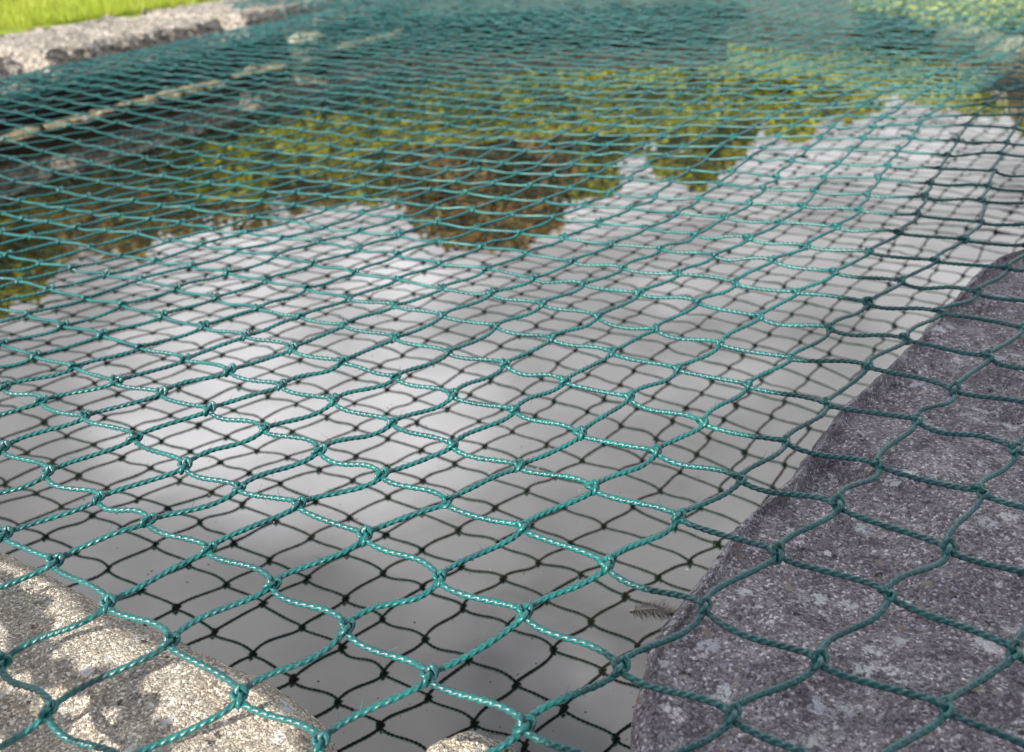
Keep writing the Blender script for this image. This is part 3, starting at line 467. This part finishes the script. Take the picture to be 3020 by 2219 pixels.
C3 = np.array(CTRL, float).reshape(NI, NJ, 3)/1000.0
def bsw(t, n):
    k = np.clip(np.floor(t).astype(int), 0, n-4); u = t-k; B_ = np.zeros((len(t), n))
    for m, w in enumerate([(1-u)**3/6, (3*u**3-6*u**2+4)/6, (-3*u**3+3*u**2+3*u+1)/6, u**3/6]): B_[np.arange(len(t)), k+m] += w
    return B_
gi = np.arange(-62, 24); gj = np.arange(-9, 58)
SURF = np.einsum('ia,jb,abk->ijk', bsw((gi-CI0)/CS, NI), bsw((gj-CJ0)/CS, NJ), C3)
ni, nj = len(gi), len(gj)
resd = {(a, b): (c/1000, d/1000) for a, b, c, d in RES}
P = SURF.copy()
for a in range(ni):
    for b in range(nj):
        ij = (int(gi[a]), int(gj[b])); x, y, z = SURF[a, b]; far = smooth01((ij[1]-12)/14)
        if ij in resd: P[a, b, 0] += resd[ij][0]; P[a, b, 1] += resd[ij][1]; P[a, b, 2] += 0.012*rng.normal()
        else:
            P[a, b, :2] += rng.normal(0, 0.035 + 0.01*far, 2); P[a, b, 2] += rng.normal(0, 0.015 + 0.008*far)
        P[a, b, 2] += far*(0.13*noise.noise(Vector((x*0.16, y*0.10, 3.3))) + 0.04*noise.noise(Vector((x*0.5, y*0.35, 8.1))))
def in_left(x, y):      # how far outside the face of the far left wall
    return (np.array((x, y)) - Q0)@NW
for a in range(ni):
    for b in range(nj):
        x, y, z = P[a, b]
        if y < 16 and x > 0.6 and (y-5.3) < 1.15*(x-1.0) + 0.6: P[a, b, 2] = max(z, zr(x, y) + 0.055)
        if x < -1.5 and y < 4.9 - 0.62*(x+1.5): P[a, b, 2] = max(z, ZL + 0.08)
        d = in_left(x, y)
        s_ = (np.array((x, y)) - Q0)@DW; zw = -1.9*(1 - smooth01((s_-17)/6))
        if y > 20: z = P[a, b, 2] = z + zw*smooth01((6.5-d)/6.5)
        if d < 0.6 and s_ > 19: P[a, b, 2] = max(z, 0.06 + 0.10*rng.random() + (0.25*rng.random() if d < -4 else 0))
        if y > 80: P[a, b, 2] = max(z, 0.05)
def keep(p):
    x, y, z = p
    if y > 91 or y < 1.6: return False
    lim = np.interp((np.array((x, y)) - Q0)@DW, [-20, 17, 20, 25, 38], [0.35, 0.35, -2.5, -6.4, -7.4])
    if in_left(x, y) < lim: return False
    if y < 30 and x < -30: return False
    q = p - np.array((0, 0, H)); cz = q@np.array((R[0][2], R[1][2], R[2][2])); cx = q@np.array((R[0][0], R[1][0], R[2][0])); cyy = q@np.array((R[0][1], R[1][1], R[2][1]))
    # keep what the picture and its reflections can show, with a wide margin
    qr = q + np.array((0, 0, 2*(WZ - z))); qz = qr@np.array((R[0][2], R[1][2], R[2][2]))
    return cz > 0.5 and abs(cx)/cz < 0.95 and cyy/cz < 0.75
K = np.zeros((ni, nj), bool)
for a in range(ni):
    for b in range(nj): K[a, b] = keep(P[a, b])
print('net knots', K.sum())
Wd = np.zeros_like(P); Av = np.zeros_like(P); Bv = np.zeros_like(P)
Av[1:-1] = (P[2:] - P[:-2])/2; Av[0] = P[1]-P[0]; Av[-1] = P[-1]-P[-2]
Bv[:, 1:-1] = (P[:, 2:] - P[:, :-2])/2; Bv[:, 0] = P[:, 1]-P[:, 0]; Bv[:, -1] = P[:, -1]-P[:, -2]
Wd = Bv - Av; Wd /= np.linalg.norm(Wd, axis=2)[:, :, None]
ed = []
for a in range(ni):
    for b in range(nj):
        if not K[a, b]: continue
        if a+1 < ni and K[a+1, b]: ed.append((a, b, a+1, b, 0))
        if b+1 < nj and K[a, b+1]: ed.append((a, b, a, b+1, 1))
ed = np.array(ed)
def strands(e, nseg, nring, r0, lobes, kap=0.32):
    P0 = P[e[:, 0], e[:, 1]]; P1 = P[e[:, 2], e[:, 3]]; D = P1-P0; L = np.linalg.norm(D, axis=1)[:, None]
    sg = np.where(e[:, 4] == 0, -1.0, 1.0)[:, None]; n = len(e)
    k0 = kap*(1 + rng.normal(0, 0.4, (n, 1))); k1 = kap*(1 + rng.normal(0, 0.4, (n, 1)))
    W0 = Wd[e[:, 0], e[:, 1]]; W1 = Wd[e[:, 2], e[:, 3]]
    T0 = D*0.75 + sg*W0*k0*L; T1 = D*0.75 + sg*W1*k1*L; T0[:, 2] += rng.normal(-0.05, 0.07, n); T1[:, 2] += rng.normal(0.05, 0.07, n)
    off = 0.035*sg                                          # a strand leaves the knot a little off its centre
    P0 = P0 + W0*off; P1 = P1 - W1*0 + W1*off*-1*np.where(e[:, 4:5] == 0, 1, 1)
    t = np.linspace(0, 1, nseg+1)[None, :, None]
    h0 = 2*t**3-3*t**2+1; h1 = t**3-2*t**2+t; h2 = -2*t**3+3*t**2; h3 = t**3-t**2
    pts = h0*P0[:, None] + h1*T0[:, None] + h2*P1[:, None] + h3*T1[:, None]
    wob = rng.normal(0, 0.010, (n, 1, 3)); pts = pts + wob*np.sin(t*math.pi*2) + rng.normal(0, 0.012, (n, 1, 3))*np.sin(t*math.pi)
    T = np.gradient(pts, axis=1); T /= np.linalg.norm(T, axis=2)[:, :, None]
    S = np.cross(T, np.array((0, 0, 1.0))); S /= np.linalg.norm(S, axis=2)[:, :, None]; W = np.cross(S, T)
    turns = 4.0; th = np.linspace(0, 2*math.pi, nring, endpoint=False)[None, None, :]
    ph = rng.random((n, 1, 1))*6.283
    tw = ph + 2*math.pi*turns*t*L[:, None, :]
    rad = r0*(1 + (0.46*np.abs(np.cos(1.5*th)) - 0.24 if lobes else 0*th)) + 0*tw
    rad = rad*(1 + 0.05*np.sin(t*23 + ph))
    an = th + tw
    V = pts[:, :, None, :] + (np.cos(an)*rad)[..., None]*S[:, :, None, :] + (np.sin(an)*rad)[..., None]*W[:, :, None, :]
    n1 = (nseg+1)*nring; base = (np.arange(n)*n1)[:, None, None]; sgm = (np.arange(nseg)*nring)[None, :, None]; a_ = np.arange(nring)[None, None, :]; b_ = (a_+1) % nring
    F_ = np.stack([base+sgm+a_, base+sgm+b_, base+sgm+nring+b_, base+sgm+nring+a_], -1).reshape(-1, 4)
    return V.reshape(-1, 3), F_
mid = (P[ed[:, 0], ed[:, 1]] + P[ed[:, 2], ed[:, 3]])/2; dist = np.linalg.norm(mid - np.array((0, 0, H)), axis=1)
RO = 0.0265
net = empty('pond_net', (0, 8, 0)); tag(net, 'green knotted twine netting stretched over the whole pond and resting on the edge stones', 'net')
pl = []
for lo, hi, ns, nr_, lob in ((0, 15, 72, 12, True), (15, 26, 40, 9, True), (26, 45, 24, 8, True), (45, 200, 12, 6, False)):
    m = (dist >= lo) & (dist < hi)
    if m.any(): pl.append(strands(ed[m], ns, nr_, RO, lob, 0.32 if lo < 15 else 0.2))
def fibres(V, nseg, nring, count):
    n1 = (nseg+1)*nring; ne = len(V)//n1; out = []
    for _ in range(count):
        e = rng.integers(ne); s = rng.integers(3, nseg-3); q = rng.integers(nring); ring = V[e*n1+s*nring: e*n1+(s+1)*nring]; c = ring.mean(0); p = ring[q]; o = (p-c)/np.linalg.norm(p-c)
        if o[2] < -0.3: continue
        t = V[e*n1+(s+3)*nring: e*n1+(s+4)*nring].mean(0) - c; t /= np.linalg.norm(t); v = o*rng.uniform(0.3, 1.0) + t*rng.choice([-1, 1])*rng.uniform(0.5, 1.2); v /= np.linalg.norm(v); L = rng.uniform(0.04, 0.13); w = rng.normal(0, 0.014, 3)
        out.append(tube([p-o*0.004, p+v*L*0.5+w, p+v*L+w*2.2], [0.0030, 0.0024, 0.0012], 3))
    return out
pl += fibres(pl[0][0], 72, 12, 1500)
V_, F_ = join([(v, f if f.shape[1] == 4 else f) for v, f in pl]); print('twine faces', len(F_))
mesh_obj('twine', V_, F_, M_NET, net)
# knots: a sheet bend, two interlocked turns of the same twine
def knot_mesh(npath, nring, lobes):
    out = []
    for kk, (ph, sc_, zz) in enumerate(((0.0, (0.62, 0.95), 0.0),)):
        t = np.linspace(0, 2*math.pi, npath, endpoint=False)
        X = (np.sin(t) + 2*np.sin(2*t))*0.0235*0.85; Y = (np.cos(t) - 2*np.cos(2*t))*0.0235*1.35; Z = -np.sin(3*t)*0.030 + 0.006
        pts = np.c_[X, Y, Z]; T = np.roll(pts, -1, 0) - np.roll(pts, 1, 0); T /= np.linalg.norm(T, axis=1)[:, None]
        S = np.cross(T, (0.05, 0.02, 1.0)); S /= np.linalg.norm(S, axis=1)[:, None]; W = np.cross(S, T)
        th = np.linspace(0, 2*math.pi, nring, endpoint=False)[None, :]; tw = (t*4)[:, None]; r = 0.0235*(1 + (0.46*np.abs(np.cos(1.5*th)) - 0.24 if lobes else 0*th))
        V = pts[:, None] + (np.cos(th+tw)*r)[..., None]*S[:, None] + (np.sin(th+tw)*r)[..., None]*W[:, None]
        a = np.arange(nring); b = (a+1) % nring; F2 = []
        for k in range(npath):
            k2 = (k+1) % npath; F2.append(np.c_[k*nring+a, k*nring+b, k2*nring+b, k2*nring+a])
        out.append((V.reshape(-1, 3), np.vstack(F2)))
    return join(out)
KV, KF = knot_mesh(110, 10, True); KV2, KF2 = knot_mesh(26, 5, False)
kn = [(np.linalg.norm(P[a, b] - np.array((0, 0, H))), a, b) for a in range(ni) for b in range(nj) if K[a, b]]
def vis(p):
    q = p - np.array((0, 0, H)); c = np.array([q@np.array((R[0][k], R[1][k], R[2][k])) for k in range(3)]); u = c[0]/c[2]*2600+1510; v = c[1]/c[2]*2600+1109
    return c[2] > 0 and -20 < u < 3040 and -20 < v < 2240
kn.sort(); inview = [k for k in kn if vis(P[k[1], k[2]])]; first = set((a, b) for _, a, b in inview[:100])
kmesh = None
def krot(a, b):
    w = Wd[a, b]; az = math.atan2(w[1], w[0]) - math.pi/2 - 0.25 + rng.normal(0, 0.22)
    return Matrix.Rotation(az, 3, 'Z') @ Matrix.Rotation(rng.normal(0, 0.25), 3, 'X') @ Matrix.Rotation(rng.normal(0, 0.25), 3, 'Y')
rest = []
for d, a, b in kn:
    Rm = krot(a, b); s = 1 + rng.normal(0, 0.07); pos = P[a, b] + np.array((0, 0, 0.012))
    if (a, b) in first:
        if kmesh is None:
            o = mesh_obj('knot', KV, KF, M_NET, None); kmesh = o
        else: o = kmesh.copy(); COL.objects.link(o)
        o.parent = net; M4 = Rm.to_4x4() @ Matrix.Scale(s, 4); o.matrix_local = Matrix.Translation(Vector(pos*U) - Vector(net.location)) @ M4
    else:
        kv, kf = (KV, KF) if d < 12 else (KV2, KF2)
        if d >= 12: s *= 1.05
        rest.append((kv@np.array(Rm).T*s + pos, kf))
tag(mesh_obj('knots', *join(rest), M_NET, net), 'small knots of the farther meshes', kind='stuff')
# loose folds of the net heaped on the far left coping
def folds():
    e = []; pts = []; idx = {}
    n1, n2 = 46, 9
    for i in range(n1):
        for j in range(n2):
            s = 24 + i*0.42; b = 0.2 + j*0.78
            q = Q0 + DW*(s + 0.3*rng.normal()) - NW*(b + 0.25*rng.normal()); idx[i, j] = len(pts)
            pts.append((q[0], q[1], 0.25 + 0.35*abs(noise.noise(Vector((s*0.5, b*0.9, 1))))*2 + 0.16*rng.random()))
    pts = np.array(pts); pl = []
    for i in range(n1):
        for j in range(n2):
            for di, dj in ((1, 0), (0, 1)):
                if (i+di, j+dj) in idx:
                    A, B_ = pts[idx[i, j]], pts[idx[i+di, j+dj]]; m_ = (A+B_)/2 + rng.normal(0, 0.12, 3); pl.append(tube([A, (A+m_)/2, m_, (B_+m_)/2, B_], [RO]*5, 5))
    mesh_obj('folded_edge', *join(pl), M_NET, net)
folds()
# ---------------------------------------------------------------- small things on the water
def feather():
    root = empty('feather', (1.9, 9.15, WZ)); tag(root, 'small wet grey feather floating on the water beside the right slab', 'feather')
    ax = np.array((0.98, -0.16, 0)); sd = np.array((0.16, 0.98, 0)); c = np.array((1.53, 9.26, WZ+0.02))
    sh = [c + ax*0.66*t + sd*0.07*math.sin(t*2.6) for t in np.linspace(0, 1, 9)]
    mesh_obj('shaft', *tube(sh, np.linspace(0.013, 0.004, 9), 6), mat_plain('pale_quill', (0.10, 0.10, 0.10), (0.20, 0.20, 0.20), 40, 0.5), root)
    pl = []
    for k in range(170):
        t = 0.06 + 0.92*k/120
        for s in (-1, 1):
            p = c + ax*0.66*t + sd*0.07*math.sin(t*2.6); L = 0.17*math.sin(math.pi*min(1, t*0.9+0.12))**0.6*rng.uniform(0.5, 1.15); v = sd*s*rng.uniform(0.5, 1.0) + ax*rng.uniform(0.0, 0.8) + np.array((0, 0, rng.uniform(0, 0.45))); e2 = p + v*L + rng.normal(0, 0.012, 3)
            e2[2] = max(e2[2], WZ+0.008); pl.append(tube([p, (p+e2)/2 + rng.normal(0, 0.006, 3)*[1, 1, 0], e2], [0.0045, 0.0035, 0.0015], 3))
    mesh_obj('barbs', *join(pl), mat_plain('grey_barbs', (0.035, 0.035, 0.04), (0.12, 0.12, 0.125), 60, 0.5), root)
feather()
def specks():
    pl = []; n = 700
    for _ in range(n):
        y = 4 + 28*rng.random()**1.6; x = rng.uniform(-0.75, 0.5)*y; r = rng.uniform(0.006, 0.022)*(1 + y*0.03); th = np.linspace(0, 2*math.pi, 6, endpoint=False) + rng.random()*6
        V = np.vstack([np.c_[x + r*np.cos(th), y + r*rng.uniform(0.4, 1)*np.sin(th), np.full(6, WZ-0.004)], [[x, y, WZ + r*0.6]]]); F_ = np.array([(i, (i+1) % 6, 6) for i in range(6)]); pl.append((V, F_))
    g = mat_plain('floating_dust', (0.02, 0.018, 0.012), (0.35, 0.33, 0.28), 300, 0.9, 0, 1)
    tag(mesh_obj('floating_debris', *join(pl), g), kind='stuff')
specks()
